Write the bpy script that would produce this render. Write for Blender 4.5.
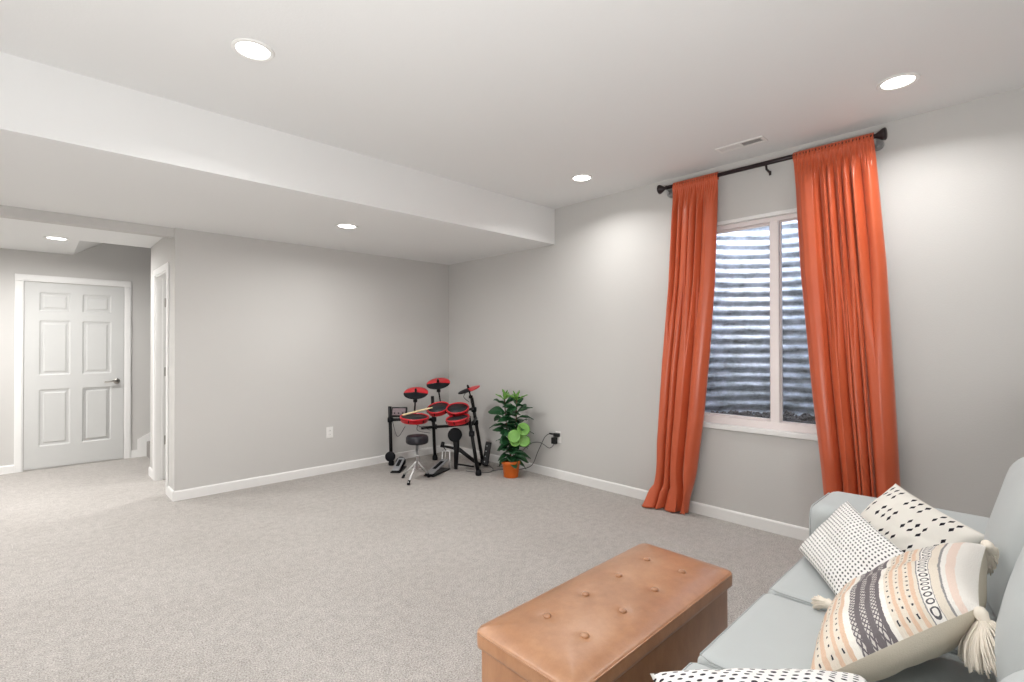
import bpy, bmesh, math, random
from mathutils import Vector, Matrix, noise
random.seed(7)
PI = math.pi
V = Vector
COL = bpy.context.scene.collection
for o in list(bpy.data.objects): bpy.data.objects.remove(o)

# ------------------------------------------------------------------ camera, sky, exposure
XW, YB, YS, HC, HS = 3.868, 5.181, 3.375, 2.751, 2.386      # window wall, back wall, soffit face, ceilings
cd = bpy.data.cameras.new('camera'); cam = bpy.data.objects.new('camera', cd); COL.objects.link(cam)
cd.sensor_width = 36; cd.lens = 498.9 / 1024 * 36; cd.clip_start = 0.02
cam.location = (0, 0, 1.36)
cam.rotation_euler = (math.radians(90.41), math.radians(0.09), math.radians(-43.97))
sc = bpy.context.scene; sc.camera = cam
sc.view_settings.view_transform = 'Standard'; sc.view_settings.look = 'None'
sc.view_settings.exposure = 0.44; sc.view_settings.gamma = 1; sc.view_settings.use_curve_mapping = False
w = bpy.data.worlds.new('sky'); sc.world = w; w.use_nodes = True
wt = w.node_tree; bg = wt.nodes['Background']
sky = wt.nodes.new('ShaderNodeTexSky'); sky.sky_type = 'NISHITA'; sky.sun_disc = False
sky.sun_elevation = math.radians(50); sky.sun_rotation = math.radians(200)
hs = wt.nodes.new('ShaderNodeHueSaturation'); hs.inputs['Saturation'].default_value = .62; wt.links.new(sky.outputs[0], hs.inputs['Color']); wt.links.new(hs.outputs[0], bg.inputs[0]); bg.inputs[1].default_value = 1.7
fl = bpy.data.lights.new('added_ceiling_fill', 'AREA'); fl.shape = 'DISK'; fl.size = 1.0; fl.energy = 76; fl.color = (1, .998, .995)  # unseen upward fill light, added to brighten the ceiling and the room by bounce
flo = bpy.data.objects.new('added_ceiling_fill', fl); COL.objects.link(flo); flo.location = (-.7, -.1, .7)
flo.rotation_euler = (-V((.32, .40, .86))).to_track_quat('Z', 'Y').to_euler()
LAMP = 7.4       # watts of each recessed lamp

# ------------------------------------------------------------------ node helpers
class NT:
    def __init__(s, name):
        s.m = bpy.data.materials.new(name); s.m.use_nodes = True
        s.t = s.m.node_tree; s.b = s.t.nodes['Principled BSDF']
    def n(s, ty, **k):
        x = s.t.nodes.new(ty)
        for a, v in k.items(): setattr(x, a, v)
        return x
    def put(s, v, sock):
        if isinstance(v, bpy.types.NodeSocket): s.t.links.new(v, sock)
        else: sock.default_value = v
    def math(s, op, a, b=0.0, c=0.0):
        x = s.n('ShaderNodeMath', operation=op); s.put(a, x.inputs[0]); s.put(b, x.inputs[1]); s.put(c, x.inputs[2])
        return x.outputs[0]
    def mix(s, f, a, b):
        x = s.n('ShaderNodeMix', data_type='RGBA'); s.put(f, x.inputs[0]); s.put(a, x.inputs[6]); s.put(b, x.inputs[7])
        return x.outputs[2]
    def coord(s, which='Object', scale=(1, 1, 1)):
        c = s.n('ShaderNodeTexCoord'); m = s.n('ShaderNodeMapping'); m.inputs['Scale'].default_value = scale
        s.t.links.new(c.outputs[which], m.inputs[0]); return m.outputs[0]
    def noise(s, vec, scale, detail=3, rough=.5):
        x = s.n('ShaderNodeTexNoise'); s.put(vec, x.inputs['Vector']); x.inputs['Scale'].default_value = scale
        x.inputs['Detail'].default_value = detail; x.inputs['Roughness'].default_value = rough; return x.outputs[0]
    def ramp(s, f, stops, interp='LINEAR'):
        x = s.n('ShaderNodeValToRGB'); x.color_ramp.interpolation = interp
        e = x.color_ramp.elements
        while len(e) > 1: e.remove(e[-1])
        e[0].position, e[0].color = stops[0][0], c4(stops[0][1])
        for p, c in stops[1:]: q = e.new(p); q.color = c4(c)
        s.put(f, x.inputs[0]); return x.outputs[0]
    def bump(s, h, strength, dist=.01):
        x = s.n('ShaderNodeBump'); x.inputs['Strength'].default_value = strength; x.inputs['Distance'].default_value = dist
        s.put(h, x.inputs['Height']); s.t.links.new(x.outputs[0], s.b.inputs['Normal'])
def c4(c): return (c[0], c[1], c[2], 1) if not isinstance(c, (int, float)) else (c, c, c, 1)
def srgb(r, g, b):
    f = lambda x: (x/255/12.92) if x/255 <= .04045 else ((x/255+.055)/1.055)**2.4
    return (f(r), f(g), f(b), 1)
def mat(name, col, rough=.6, metal=0, var=.06, vs=8, bs=0, bn=60, bd=.002, spec=.5, sheen=0, coat=0, detail=3):
    t = NT(name); col = c4(col)
    v = t.coord('Object')
    dk = tuple(x*(1-var) for x in col[:3]) + (1,); lt = tuple(min(1, x*(1+var)) for x in col[:3]) + (1,)
    t.put(t.mix(t.noise(v, vs, detail), dk, lt), t.b.inputs['Base Color'])
    t.b.inputs['Roughness'].default_value = rough; t.b.inputs['Metallic'].default_value = metal
    t.b.inputs['Specular IOR Level'].default_value = spec
    t.b.inputs['Sheen Weight'].default_value = sheen; t.b.inputs['Coat Weight'].default_value = coat
    if bs: t.bump(t.noise(v, bn, 2), bs, bd)
    return t.m
M = {}
M['wall'] = mat('warm_grey_paint', srgb(197, 195, 192), .85, var=.015, vs=1.5, bs=.35, bn=120, bd=.002, spec=.25)
M['ceil'] = mat('white_ceiling_paint', srgb(226, 226, 225), .9, var=.01, vs=1.2, bs=.25, bn=90, bd=.002, spec=.2)
M['trim'] = mat('white_semi_gloss', srgb(228, 227, 225), .4, var=.01, spec=.4)
M['door'] = mat('white_door_paint', srgb(198, 198, 196), .45, var=.01, spec=.4)
M['plastic'] = mat('white_plastic', srgb(232, 231, 228), .35, var=.01)
M['vinyl'] = mat('white_vinyl_frame', srgb(232, 222, 220), .35, var=.01)
M['sofa'] = mat('pale_grey_linen', srgb(188, 193, 193), .95, var=.05, vs=5, bs=.5, bn=420, bd=.0015, spec=.15, sheen=.15)
M['welt'] = mat('pale_grey_welt', srgb(180, 184, 184), .95, var=.04)
M['dark'] = mat('dark_wood_foot', srgb(60, 45, 35), .5, var=.1)
M['black'] = mat('black_tube', srgb(10, 10, 12), .4, var=.1, spec=.3)
M['rubber'] = mat('black_rubber', srgb(12, 14, 19), .65, var=.1, vs=30, spec=.25)
M['vinylblack'] = mat('black_vinyl', srgb(16, 15, 24), .38, var=.1)
M['red'] = mat('red_shell', srgb(196, 30, 40), .3, var=.08)
M['mesh'] = mat('dark_drum_skin', srgb(22, 32, 36), .5, var=.15, vs=20)
M['chrome'] = mat('chrome', (.85, .85, .86), .32, metal=.85, var=.03)
M['nickel'] = mat('satin_nickel', (.42, .4, .37), .3, metal=1, var=.03)
M['wood'] = mat('pale_drumstick_wood', srgb(222, 205, 160), .5, var=.08, vs=20)
M['pot'] = mat('orange_pot', srgb(214, 104, 28), .45, var=.06)
M['soil'] = mat('soil', srgb(60, 45, 32), .95, var=.3, vs=60, bs=1, bn=80)
M['leaf'] = mat('dark_green_leaf', srgb(34, 78, 44), .38, var=.35, vs=14, bs=.4, bn=40, bd=.004)
M['leaf_light'] = mat('light_green_leaf', srgb(108, 158, 70), .4, var=.2, vs=20)
M['stem'] = mat('brown_stem', srgb(82, 62, 44), .8, var=.2)
M['bronze'] = mat('dark_bronze', srgb(36, 24, 26), .35, var=.1, spec=.3)
M['grayplate'] = mat('grey_bracket', srgb(150, 150, 150), .3, metal=.5)
M['cable'] = mat('grey_cable', srgb(90, 90, 90), .5)
M['blackplug'] = mat('black_plug', srgb(15, 15, 16), .45)
M['fringe'] = mat('cream_yarn', srgb(235, 226, 212), .95, var=.06, vs=60, spec=.1)
M['beige'] = mat('beige_cotton_back', srgb(212, 203, 186), .95, var=.04, vs=10, bs=.5, bn=300, spec=.1)
M['silver'] = mat('silver_pedal', srgb(170, 172, 176), .35, metal=.5, var=.15, vs=40)
M['panel'] = mat('grey_module_face', srgb(120, 104, 108), .5, var=.35, vs=50)
M['carpet_stair'] = mat('grey_stair_carpet', srgb(150, 146, 142), .95, var=.12, vs=90, bs=1, bn=250)
M['duct'] = mat('grey_duct', srgb(120, 120, 120), .8)

def carpet():
    t = NT('light_grey_carpet'); v = t.coord('Object')
    big = t.noise(v, 1.6, 4, .6); mid = t.noise(v, 22, 3, .6); fine = t.noise(v, 150, 2, .6)
    a = t.ramp(fine, [(.3, srgb(146, 141, 137)), (.5, srgb(186, 181, 176)), (.7, srgb(218, 213, 209))])
    b = t.ramp(mid, [(.34, (.86, .86, .86)), (.62, (1, 1, 1))])
    c = t.ramp(big, [(.35, (.93, .925, .92)), (.65, (1, 1, 1))])
    x = t.n('ShaderNodeMix', data_type='RGBA', blend_type='MULTIPLY'); x.inputs[0].default_value = 1; t.put(a, x.inputs[6]); t.put(b, x.inputs[7])
    y = t.n('ShaderNodeMix', data_type='RGBA', blend_type='MULTIPLY'); y.inputs[0].default_value = 1; t.put(x.outputs[2], y.inputs[6]); t.put(c, y.inputs[7])
    t.put(y.outputs[2], t.b.inputs['Base Color']); t.b.inputs['Roughness'].default_value = .97; t.b.inputs['Specular IOR Level'].default_value = .1
    t.bump(t.math('ADD', fine, t.math('MULTIPLY', mid, .8)), .9, .008); return t.m
M['carpet'] = carpet()
def leather():
    t = NT('tan_leather'); v = t.coord('Object')
    a = t.noise(v, 3.2, 5, .6); s = t.noise(t.coord('Object', (1, 1, .35)), 26, 4, .7)
    f = t.math('ADD', t.math('MULTIPLY', a, .6), t.math('MULTIPLY', s, .4))
    t.put(t.ramp(f, [(.32, srgb(152, 100, 60)), (.5, srgb(172, 120, 80)), (.68, srgb(188, 138, 98))]), t.b.inputs['Base Color'])
    t.b.inputs['Roughness'].default_value = .38; t.b.inputs['Specular IOR Level'].default_value = .8; t.b.inputs['Coat Weight'].default_value = .7; t.b.inputs['Coat Roughness'].default_value = .4; t.b.inputs['Sheen Weight'].default_value = .1; t.b.inputs['Sheen Roughness'].default_value = .3
    t.bump(t.noise(v, 160, 3), .25, .002); return t.m
M['leather'] = leather()
def satin():
    t = NT('burnt_orange_satin'); v = t.coord('Object')
    t.put(t.mix(t.noise(v, 3, 3), srgb(188, 80, 46), srgb(202, 98, 62)), t.b.inputs['Base Color'])
    t.b.inputs['Roughness'].default_value = .36; t.b.inputs['Specular IOR Level'].default_value = .55
    t.b.inputs['Sheen Weight'].default_value = .3; t.b.inputs['Sheen Roughness'].default_value = .35
    t.b.inputs['Sheen Tint'].default_value = (1, .8, .65, 1)
    t.bump(t.noise(v, 9, 2), .08, .01); return t.m
M['satin'] = satin()
def galv():
    t = NT('galvanised_steel'); v = t.coord('Object')
    a = t.noise(v, 7, 5, .7); b = t.noise(t.coord('Object', (2, 2, 12)), 3, 3, .6)
    t.put(t.ramp(t.math('ADD', t.math('MULTIPLY', a, .5), t.math('MULTIPLY', b, .5)), [(.36, srgb(120, 122, 118)), (.48, srgb(178, 182, 186)), (.6, srgb(218, 222, 228))]), t.b.inputs['Base Color'])
    t.b.inputs['Metallic'].default_value = .3; t.b.inputs['Roughness'].default_value = .5; return t.m
M['galv'] = galv()
M['gravel'] = mat('grey_gravel', srgb(120, 112, 106), .9, var=.5, vs=25, bs=.6, bn=80)
def glass():
    t = NT('window_glass')
    tr = t.n('ShaderNodeBsdfTransparent'); gl = t.n('ShaderNodeBsdfGlossy'); gl.inputs['Roughness'].default_value = .02
    lw = t.n('ShaderNodeFresnel'); lw.inputs[0].default_value = 1.45; mx = t.n('ShaderNodeMixShader')
    t.t.links.new(t.math('MULTIPLY', lw.outputs[0], .8), mx.inputs[0]); t.t.links.new(tr.outputs[0], mx.inputs[1]); t.t.links.new(gl.outputs[0], mx.inputs[2])
    tr.inputs[0].default_value = (.96, .98, 1, 1)
    t.t.links.new(mx.outputs[0], t.t.nodes['Material Output'].inputs[0]); return t.m
M['glass'] = glass()
def emis(name, col, s):
    t = NT(name); t.b.inputs['Emission Color'].default_value = c4(col); t.b.inputs['Emission Strength'].default_value = s
    t.b.inputs['Base Color'].default_value = (.9, .9, .9, 1); return t.m
M['lens'] = emis('lit_lens', (1, .97, .93), 6)

# patterned cushion cloths, laid out in the cushion's own UV
def uvs(t):
    s = t.n('ShaderNodeSeparateXYZ'); c = t.n('ShaderNodeTexCoord'); t.t.links.new(c.outputs['UV'], s.inputs[0]); return s.outputs[0], s.outputs[1]
def cell(t, x, n, off=0.0):
    return t.math('SUBTRACT', t.math('FRACT', t.math('ADD', t.math('MULTIPLY', x, n), off)), .5)
def ell(t, a, b, ra, rb):
    return t.math('ADD', t.math('POWER', t.math('ABSOLUTE', t.math('DIVIDE', a, ra)), 2.0), t.math('POWER', t.math('ABSOLUTE', t.math('DIVIDE', b, rb)), 2.0))
def fin(t, col, rough=.95):
    t.put(col, t.b.inputs['Base Color']); t.b.inputs['Roughness'].default_value = rough; t.b.inputs['Specular IOR Level'].default_value = .1
    t.bump(t.noise(t.coord('Object'), 350, 2), .5, .0015); return t.m
def dots(name, nu, nv, ru, rv, stagger, base, ink, fade=0):
    t = NT(name); u, v = uvs(t)
    row = t.math('FLOOR', t.math('MULTIPLY', v, nv))
    off = t.math('MULTIPLY', t.math('MODULO', row, 2.0), .5 if stagger else 0.0)
    a = cell(t, u, nu, off); b = cell(t, v, nv)
    wob = t.math('MULTIPLY', t.math('SUBTRACT', t.noise(t.coord('Object'), 45, 2), .5), .9)
    lim = t.math('ADD', t.math('ADD', 1.0, wob), t.math('MULTIPLY', u, fade)) if fade else t.math('ADD', 1.0, wob)
    m = t.math('LESS_THAN', ell(t, a, b, ru, rv), lim)
    return fin(t, t.mix(m, base, ink))
M['dots_small'] = dots('white_cloth_small_black_dashes', 27, 21, .27, .22, False, srgb(240, 239, 236), srgb(52, 52, 60))
M['dots_big'] = dots('white_cloth_black_dots', 19, 21, .25, .24, True, srgb(240, 239, 236), srgb(58, 56, 62))
def dashes():
    t = NT('cream_cloth_black_dash_groups'); u, v = uvs(t)
    row = t.math('FLOOR', t.math('MULTIPLY', v, 4.0)); off = t.math('MULTIPLY', row, .37)
    a = cell(t, u, 3.2, off); b = cell(t, v, 4.0)
    inside = t.math('MULTIPLY', t.math('LESS_THAN', t.math('ABSOLUTE', a), .36), t.math('LESS_THAN', t.math('ABSOLUTE', b), .36))
    fa = t.math('SUBTRACT', t.math('FRACT', t.math('DIVIDE', t.math('ADD', a, .36), .24)), .5)
    fb = t.math('SUBTRACT', t.math('FRACT', t.math('DIVIDE', t.math('ADD', b, .36), .36)), .5)
    d = t.math('ADD', t.math('DIVIDE', t.math('ABSOLUTE', fa), .22), t.math('DIVIDE', t.math('ABSOLUTE', fb), .42))
    m = t.math('MULTIPLY', inside, t.math('LESS_THAN', d, 1.0))
    return fin(t, t.mix(m, srgb(230, 226, 218), srgb(40, 38, 44)))
M['dashes'] = dashes()
def stripes():
    t = NT('woven_peach_and_charcoal_stripes'); u, v = uvs(t)
    ow, pk, cr, pe, gr, dk, wh = srgb(238,234,228), srgb(236,216,204), srgb(228,218,204), srgb(224,194,170), srgb(150,148,148), srgb(116,110,113), srgb(240,236,228)
    st = [(0,ow),(.06,pk),(.10,ow),(.125,gr),(.135,cr),(.18,gr),(.186,ow),(.245,gr),(.252,cr),(.27,pe),(.295,cr),(.325,pe),(.35,cr),(.38,pe),(.405,cr),(.44,wh),(.47,dk),(.50,gr),(.535,dk),(.57,gr),(.605,dk),(.64,gr),(.67,wh),(.71,pe),(.735,cr),(.775,pe),(.80,cr),(.85,pe),(.88,cr),(.93,pe),(.96,cr)]
    v = t.math('ADD', v, t.math('MULTIPLY', t.math('SUBTRACT', t.noise(t.coord('UV', (90, 90, 1)), 1.0, 2), .5), .012)); base = t.ramp(v, st, 'CONSTANT')
    # little dark dots in the cream bands
    a = cell(t, u, 24.0); dm = t.math('LESS_THAN', t.math('ABSOLUTE', a), .12)
    def near(c, w): return t.math('LESS_THAN', t.math('ABSOLUTE', t.math('SUBTRACT', v, c)), w)
    rows = near(.31, .006)
    for c in (.365, .422, .755, .825, .905): rows = t.math('MAXIMUM', rows, near(c, .005))
    m1 = t.math('MULTIPLY', dm, rows)
    # rings in the pale band
    r = ell(t, cell(t, u, 26.0), t.math('DIVIDE', t.math('SUBTRACT', v, .2155), .06), .38, .42)
    m2 = t.math('MULTIPLY', t.math('LESS_THAN', r, 1.0), t.math('GREATER_THAN', r, .35))
    # diamond lattice in the charcoal bands
    s1 = t.math('ABSOLUTE', cell(t, t.math('ADD', u, v), 38.0)); s2 = t.math('ABSOLUTE', cell(t, t.math('SUBTRACT', u, v), 38.0))
    lat = t.math('LESS_THAN', t.math('MINIMUM', s1, s2), .17)
    gz = near(.5175, .0175)
    for c in (.5875, .655): gz = t.math('MAXIMUM', gz, near(c, .0175))
    m3 = t.math('MULTIPLY', lat, gz); m4 = t.math('MULTIPLY', gz, 1.0)
    col = t.mix(m1, base, srgb(70, 70, 76)); col = t.mix(m2, col, srgb(96, 94, 98)); col = t.mix(m4, col, srgb(206, 202, 196)); col = t.mix(m3, col, srgb(112, 106, 110))
    wv = t.noise(t.coord('UV', (60, 400, 1)), 1.5, 2)
    x = t.n('ShaderNodeMix', data_type='RGBA', blend_type='MULTIPLY'); x.inputs[0].default_value = 1
    t.put(col, x.inputs[6]); t.put(t.ramp(wv, [(.35, (.84, .83, .82)), (.6, (1, 1, 1))]), x.inputs[7])
    return fin(t, x.outputs[2])
M['stripes'] = stripes()

# ------------------------------------------------------------------ object helpers
def props(o, label=None, cat=None, group=None, kind=None):
    if label: o['label'] = label
    if cat: o['category'] = cat
    if group: o['group'] = group
    if kind: o['kind'] = kind
    return o
def origin(o):
    p = V(o.location)
    return p + origin(o.parent) if o.parent else p
def obj(name, bm, m, parent=None, smooth=False, loc=None):
    """bm is in world coordinates; a part's mesh is shifted into its thing's frame"""
    if loc is None: loc = V((0, 0, 0))
    base = origin(parent) if parent else V(loc)
    bmesh.ops.recalc_face_normals(bm, faces=bm.faces) if not getattr(bm, 'nofix', False) else None
    bmesh.ops.translate(bm, verts=bm.verts, vec=-base)
    me = bpy.data.meshes.new(name); bm.to_mesh(me); bm.free()
    for p in me.polygons: p.use_smooth = smooth
    me.materials.append(M[m])
    o = bpy.data.objects.new(name, me); COL.objects.link(o)
    if parent: o.parent = parent
    else: o.location = loc
    return o
def thing(name, loc, label=None, cat=None, group=None, kind=None):
    o = bpy.data.objects.new(name, None); o.empty_display_size = .1; COL.objects.link(o); o.location = loc
    return props(o, label, cat, group, kind)
def dup(root, loc, label=None):
    def cp(o, par):
        c = o.copy(); COL.objects.link(c); c.parent = par
        for ch in o.children: cp(ch, c)
        return c
    r = cp(root, None); r.location = loc
    if label: r['label'] = label
    return r
def B(): return bmesh.new()
def box(bm, x0, x1, y0, y1, z0, z1, bev=0, seg=2, mtx=None):
    r = bmesh.ops.create_cube(bm, size=1); vs = r['verts']
    for v in vs: v.co = V(((x0+x1)/2 + v.co.x*(x1-x0), (y0+y1)/2 + v.co.y*(y1-y0), (z0+z1)/2 + v.co.z*(z1-z0)))
    if bev:
        es = list({e for v in vs for e in v.link_edges})
        rr = bmesh.ops.bevel(bm, geom=es, offset=bev, segments=seg, affect='EDGES', profile=.5)
        vs = list({v for f in rr['faces'] for v in f.verts} | {v for v in vs if v.is_valid})
    if mtx is not None:
        for v in vs: v.co = mtx @ v.co
    return bm
def frame_of(d, up=V((0, 0, 1))):
    d = d.normalized()
    if abs(d.dot(up)) > .98: up = V((1, 0, 0))
    a = d.cross(up).normalized(); return a, a.cross(d).normalized()
def tube(bm, pts, r, n=8, cap=True):
    pts = [V(p) for p in pts]; rs = r if isinstance(r, (list, tuple)) else [r]*len(pts)
    rings = []; a = None
    for i, p in enumerate(pts):
        d = (pts[min(i+1, len(pts)-1)] - pts[max(i-1, 0)]).normalized()
        if a is None: a, b = frame_of(d)
        else:
            a = (a - d*a.dot(d)).normalized(); b = a.cross(d)
        rings.append([bm.verts.new(p + (a*math.cos(2*PI*k/n) + b*math.sin(2*PI*k/n))*rs[i]) for k in range(n)])
    for i in range(len(rings)-1):
        for k in range(n): bm.faces.new((rings[i][k], rings[i][(k+1) % n], rings[i+1][(k+1) % n], rings[i+1][k]))
    if cap: bm.faces.new(rings[0][::-1]); bm.faces.new(rings[-1])
    return bm
def lathe(bm, prof, n=32, c=(0, 0, 0), ax=(0, 0, 1)):
    """prof: list of (radius, height along ax)"""
    c = V(c); ax = V(ax).normalized(); a, b = frame_of(ax, V((0, 1, 0)) if abs(ax.z) > .9 else V((0, 0, 1))); rings = []
    for r, h in prof:
        if r < 1e-6: rings.append([bm.verts.new(c + ax*h)])
        else: rings.append([bm.verts.new(c + ax*h + (a*math.cos(2*PI*k/n) + b*math.sin(2*PI*k/n))*r) for k in range(n)])
    for i in range(len(rings)-1):
        p, q = rings[i], rings[i+1]
        for k in range(n):
            k2 = (k+1) % n
            if len(p) == 1 and len(q) == 1: continue
            if len(p) == 1: bm.faces.new((p[0], q[k2], q[k]))
            elif len(q) == 1: bm.faces.new((p[k], p[k2], q[0]))
            else: bm.faces.new((p[k], p[k2], q[k2], q[k]))
    if len(rings[0]) > 1: bm.faces.new(rings[0][::-1])
    if len(rings[-1]) > 1: bm.faces.new(rings[-1])
    return bm
def spline(pts, n=8):
    P = [V(p) for p in pts]; out = []
    for i in range(len(P)-1):
        a = P[max(i-1, 0)]; b = P[i]; c = P[i+1]; d = P[min(i+2, len(P)-1)]
        for k in range(n):
            t = k/n
            out.append(.5*((2*b) + (c-a)*t + (2*a-5*b+4*c-d)*t*t + (-a+3*b-3*c+d)*t**3))
    out.append(P[-1]); return out
def puffbox(bm, c, s, r, puff=(0, 0, 0), n=18, mtx=None, fn=None):
    """soft box: centre c, size s, corner radius r, puff = outward bulge of the x, y, z faces"""
    c = V(c); h = V(s)/2; inner = V([max(0, h[i]-r) for i in range(3)])
    def warp(t): return math.sin(t*PI/2)*.45 + t*.55
    vm = {}
    def vert(p):
        k = tuple(round(x, 5) for x in p)
        if k in vm: return vm[k]
        q = V([warp(x) for x in p]); P = V([q[i]*h[i] for i in range(3)])
        cl = V([max(-inner[i], min(inner[i], P[i])) for i in range(3)]); d = P - cl
        if d.length > 1e-9: P = cl + d.normalized()*min(r, max(abs(x) for x in d)*1.0 if max(abs(x) for x in d) > 0 else r)
        for i in range(3):
            j, k2 = (i+1) % 3, (i+2) % 3
            P[i] += puff[i]*q[i]*(1-q[j]**2)*(1-q[k2]**2)
        if fn: P = fn(P)
        P = P + c
        if mtx is not None: P = mtx @ P
        v = bm.verts.new(P); vm[k] = v; return v
    for ax in range(3):
        for sg in (-1, 1):
            for i in range(n):
                for j in range(n):
                    f = []
                    for di, dj in ((0, 0), (1, 0), (1, 1), (0, 1)):
                        p = [0, 0, 0]; p[ax] = sg; p[(ax+1) % 3] = -1+2*(i+di)/n; p[(ax+2) % 3] = -1+2*(j+dj)/n
                        f.append(vert(p))
                    if sg < 0: f.reverse()
                    bm.faces.new(f)
    return bm
def struct(name, bm, m, parent=None):
    o = obj(name, bm, m, parent)
    if not parent: o['kind'] = 'structure'
    return o

# ------------------------------------------------------------------ room shell
XL, YN = -2.6, -1.7                     # unseen left and near walls
YF = 7.53                               # hall's far wall
XC = .905                               # end of the back wall
YD = 6.40                               # end of the side wall by the stairs
struct('floor', box(B(), XL-.2, XW+.2, YN-.2, YF+.2, -.12, 0), 'carpet')
struct('ceiling', box(B(), XL, XW, YN, YS+.1, HC, HC+.15), 'ceil')
struct('ceiling_soffit', box(B(), XL, XW, YS, YB+.06, HS, HC+.15), 'ceil')
bm = B(); wy0, wy1, wz0, wz1 = .73, 1.98, .735, 2.315
box(bm, XW, XW+.2, YN-.2, wy0, 0, HC+.15); box(bm, XW, XW+.2, wy1, YB+.12, 0, HC+.15)
box(bm, XW, XW+.2, wy0, wy1, 0, wz0); box(bm, XW, XW+.2, wy0, wy1, wz1, HC+.15)
struct('wall_right', bm, 'wall')
struct('wall_back', box(B(), XC+.11, XW, YB, YB+.11, 0, HS+.01), 'wall')
bm = B()                                # side wall of the hall, with the closet doorway
dy0, dy1, dz = 5.49, 6.10, 2.05
box(bm, XC, XC+.11, YB, dy0, 0, HS+.01); box(bm, XC, XC+.11, dy1, YD, 0, HS+.01); box(bm, XC, XC+.11, dy0, dy1, dz, HS+.01)
struct('wall_hall_side', bm, 'wall')
struct('wall_closet_back', box(B(), XC+.11, 2.4, YD-.1, YD, 0, HS+.01), 'wall')
struct('wall_closet_side', box(B(), 2.4, 2.5, YB+.11, YD, 0, HS+.01), 'wall')
struct('ceiling_closet', box(B(), XC+.11, 2.5, YB+.11, YD, HS+.01, HS+.1), 'ceil')
struct('wall_hall_far', box(B(), XL, 3.4, YF, YF+.12, 0, 4.2), 'wall')
struct('wall_left', box(B(), XL-.12, XL, YN, YF+.12, 0, HC+.15), 'wall')
struct('wall_near', box(B(), XL-.12, XW, YN-.12, YN, 0, HC+.15), 'wall')
struct('trim_header', box(B(), XL, XC+.001, YB+.03, YB+.13, 2.312, HS+.01), 'wall')
bm = B(); box(bm, XL, XC+.11, YB+.05, YD+.05, HS, HS+.1); box(bm, XL, .34, YD+.05, YF, HS, HS+.1)
struct('ceiling_hall', bm, 'ceil')
bm = B(); sx0, sx1 = .34, 3.3; sl = math.tan(math.radians(33))     # sloped ceiling over the stairs
vs = [bm.verts.new(p) for p in [(sx0, YD+.05, HS), (sx1, YD+.05, HS+(sx1-sx0)*sl), (sx1, YF, HS+(sx1-sx0)*sl), (sx0, YF, HS), (sx0, YD+.05, HS+.1), (sx1, YD+.05, HS+.1+(sx1-sx0)*sl), (sx1, YF, HS+.1+(sx1-sx0)*sl), (sx0, YF, HS+.1)]]
for f in ((0,1,2,3),(7,6,5,4),(0,4,5,1),(1,5,6,2),(2,6,7,3),(3,7,4,0)): bm.faces.new([vs[i] for i in f])
struct('ceiling_stair', bm, 'ceil')
struct('wall_stair_side', box(B(), XC+.11, 3.4, YD, YD+.05, 0, 4.2), 'wall')
struct('wall_stair_head', box(B(), .34, XC+.11, YD-.02, YD+.05, HS+.1, 3.0), 'wall')
struct('wall_stair_end', box(B(), 3.3, 3.4, YD+.05, YF, 0, 4.4), 'wall')

def baseboard(name, a, b, nrm, h=.088, t=.014):
    a, b, nrm = V((a[0], a[1], 0)), V((b[0], b[1], 0)), V((nrm[0], nrm[1], 0)); bm = B()
    prof = [(0, 0), (t, 0), (t, h-.012), (t-.004, h-.004), (t*.4, h), (0, h)]
    r = [[bm.verts.new(p + nrm*u + V((0, 0, z))) for u, z in prof] for p in (a, b)]
    k = len(prof)
    for i in range(k): bm.faces.new((r[0][i], r[0][(i+1) % k], r[1][(i+1) % k], r[1][i]))
    bm.faces.new(r[0][::-1]); bm.faces.new(r[1]); struct(name, bm, 'trim')
baseboard('baseboard_back', (XC-.012, YB), (XW, YB), (0, -1))
baseboard('baseboard_right', (XW, YN), (XW, YB), (-1, 0))
baseboard('baseboard_corner', (XC, YB-.012), (XC, dy0-.08), (-1, 0))
baseboard('baseboard_hall', (XL, YF), (-.125, YF), (0, -1))
baseboard('baseboard_stair', (XC, dy1+.07), (XC, YD), (-1, 0))
baseboard('baseboard_left', (XL, YN), (XL, YF), (1, 0))

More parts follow.
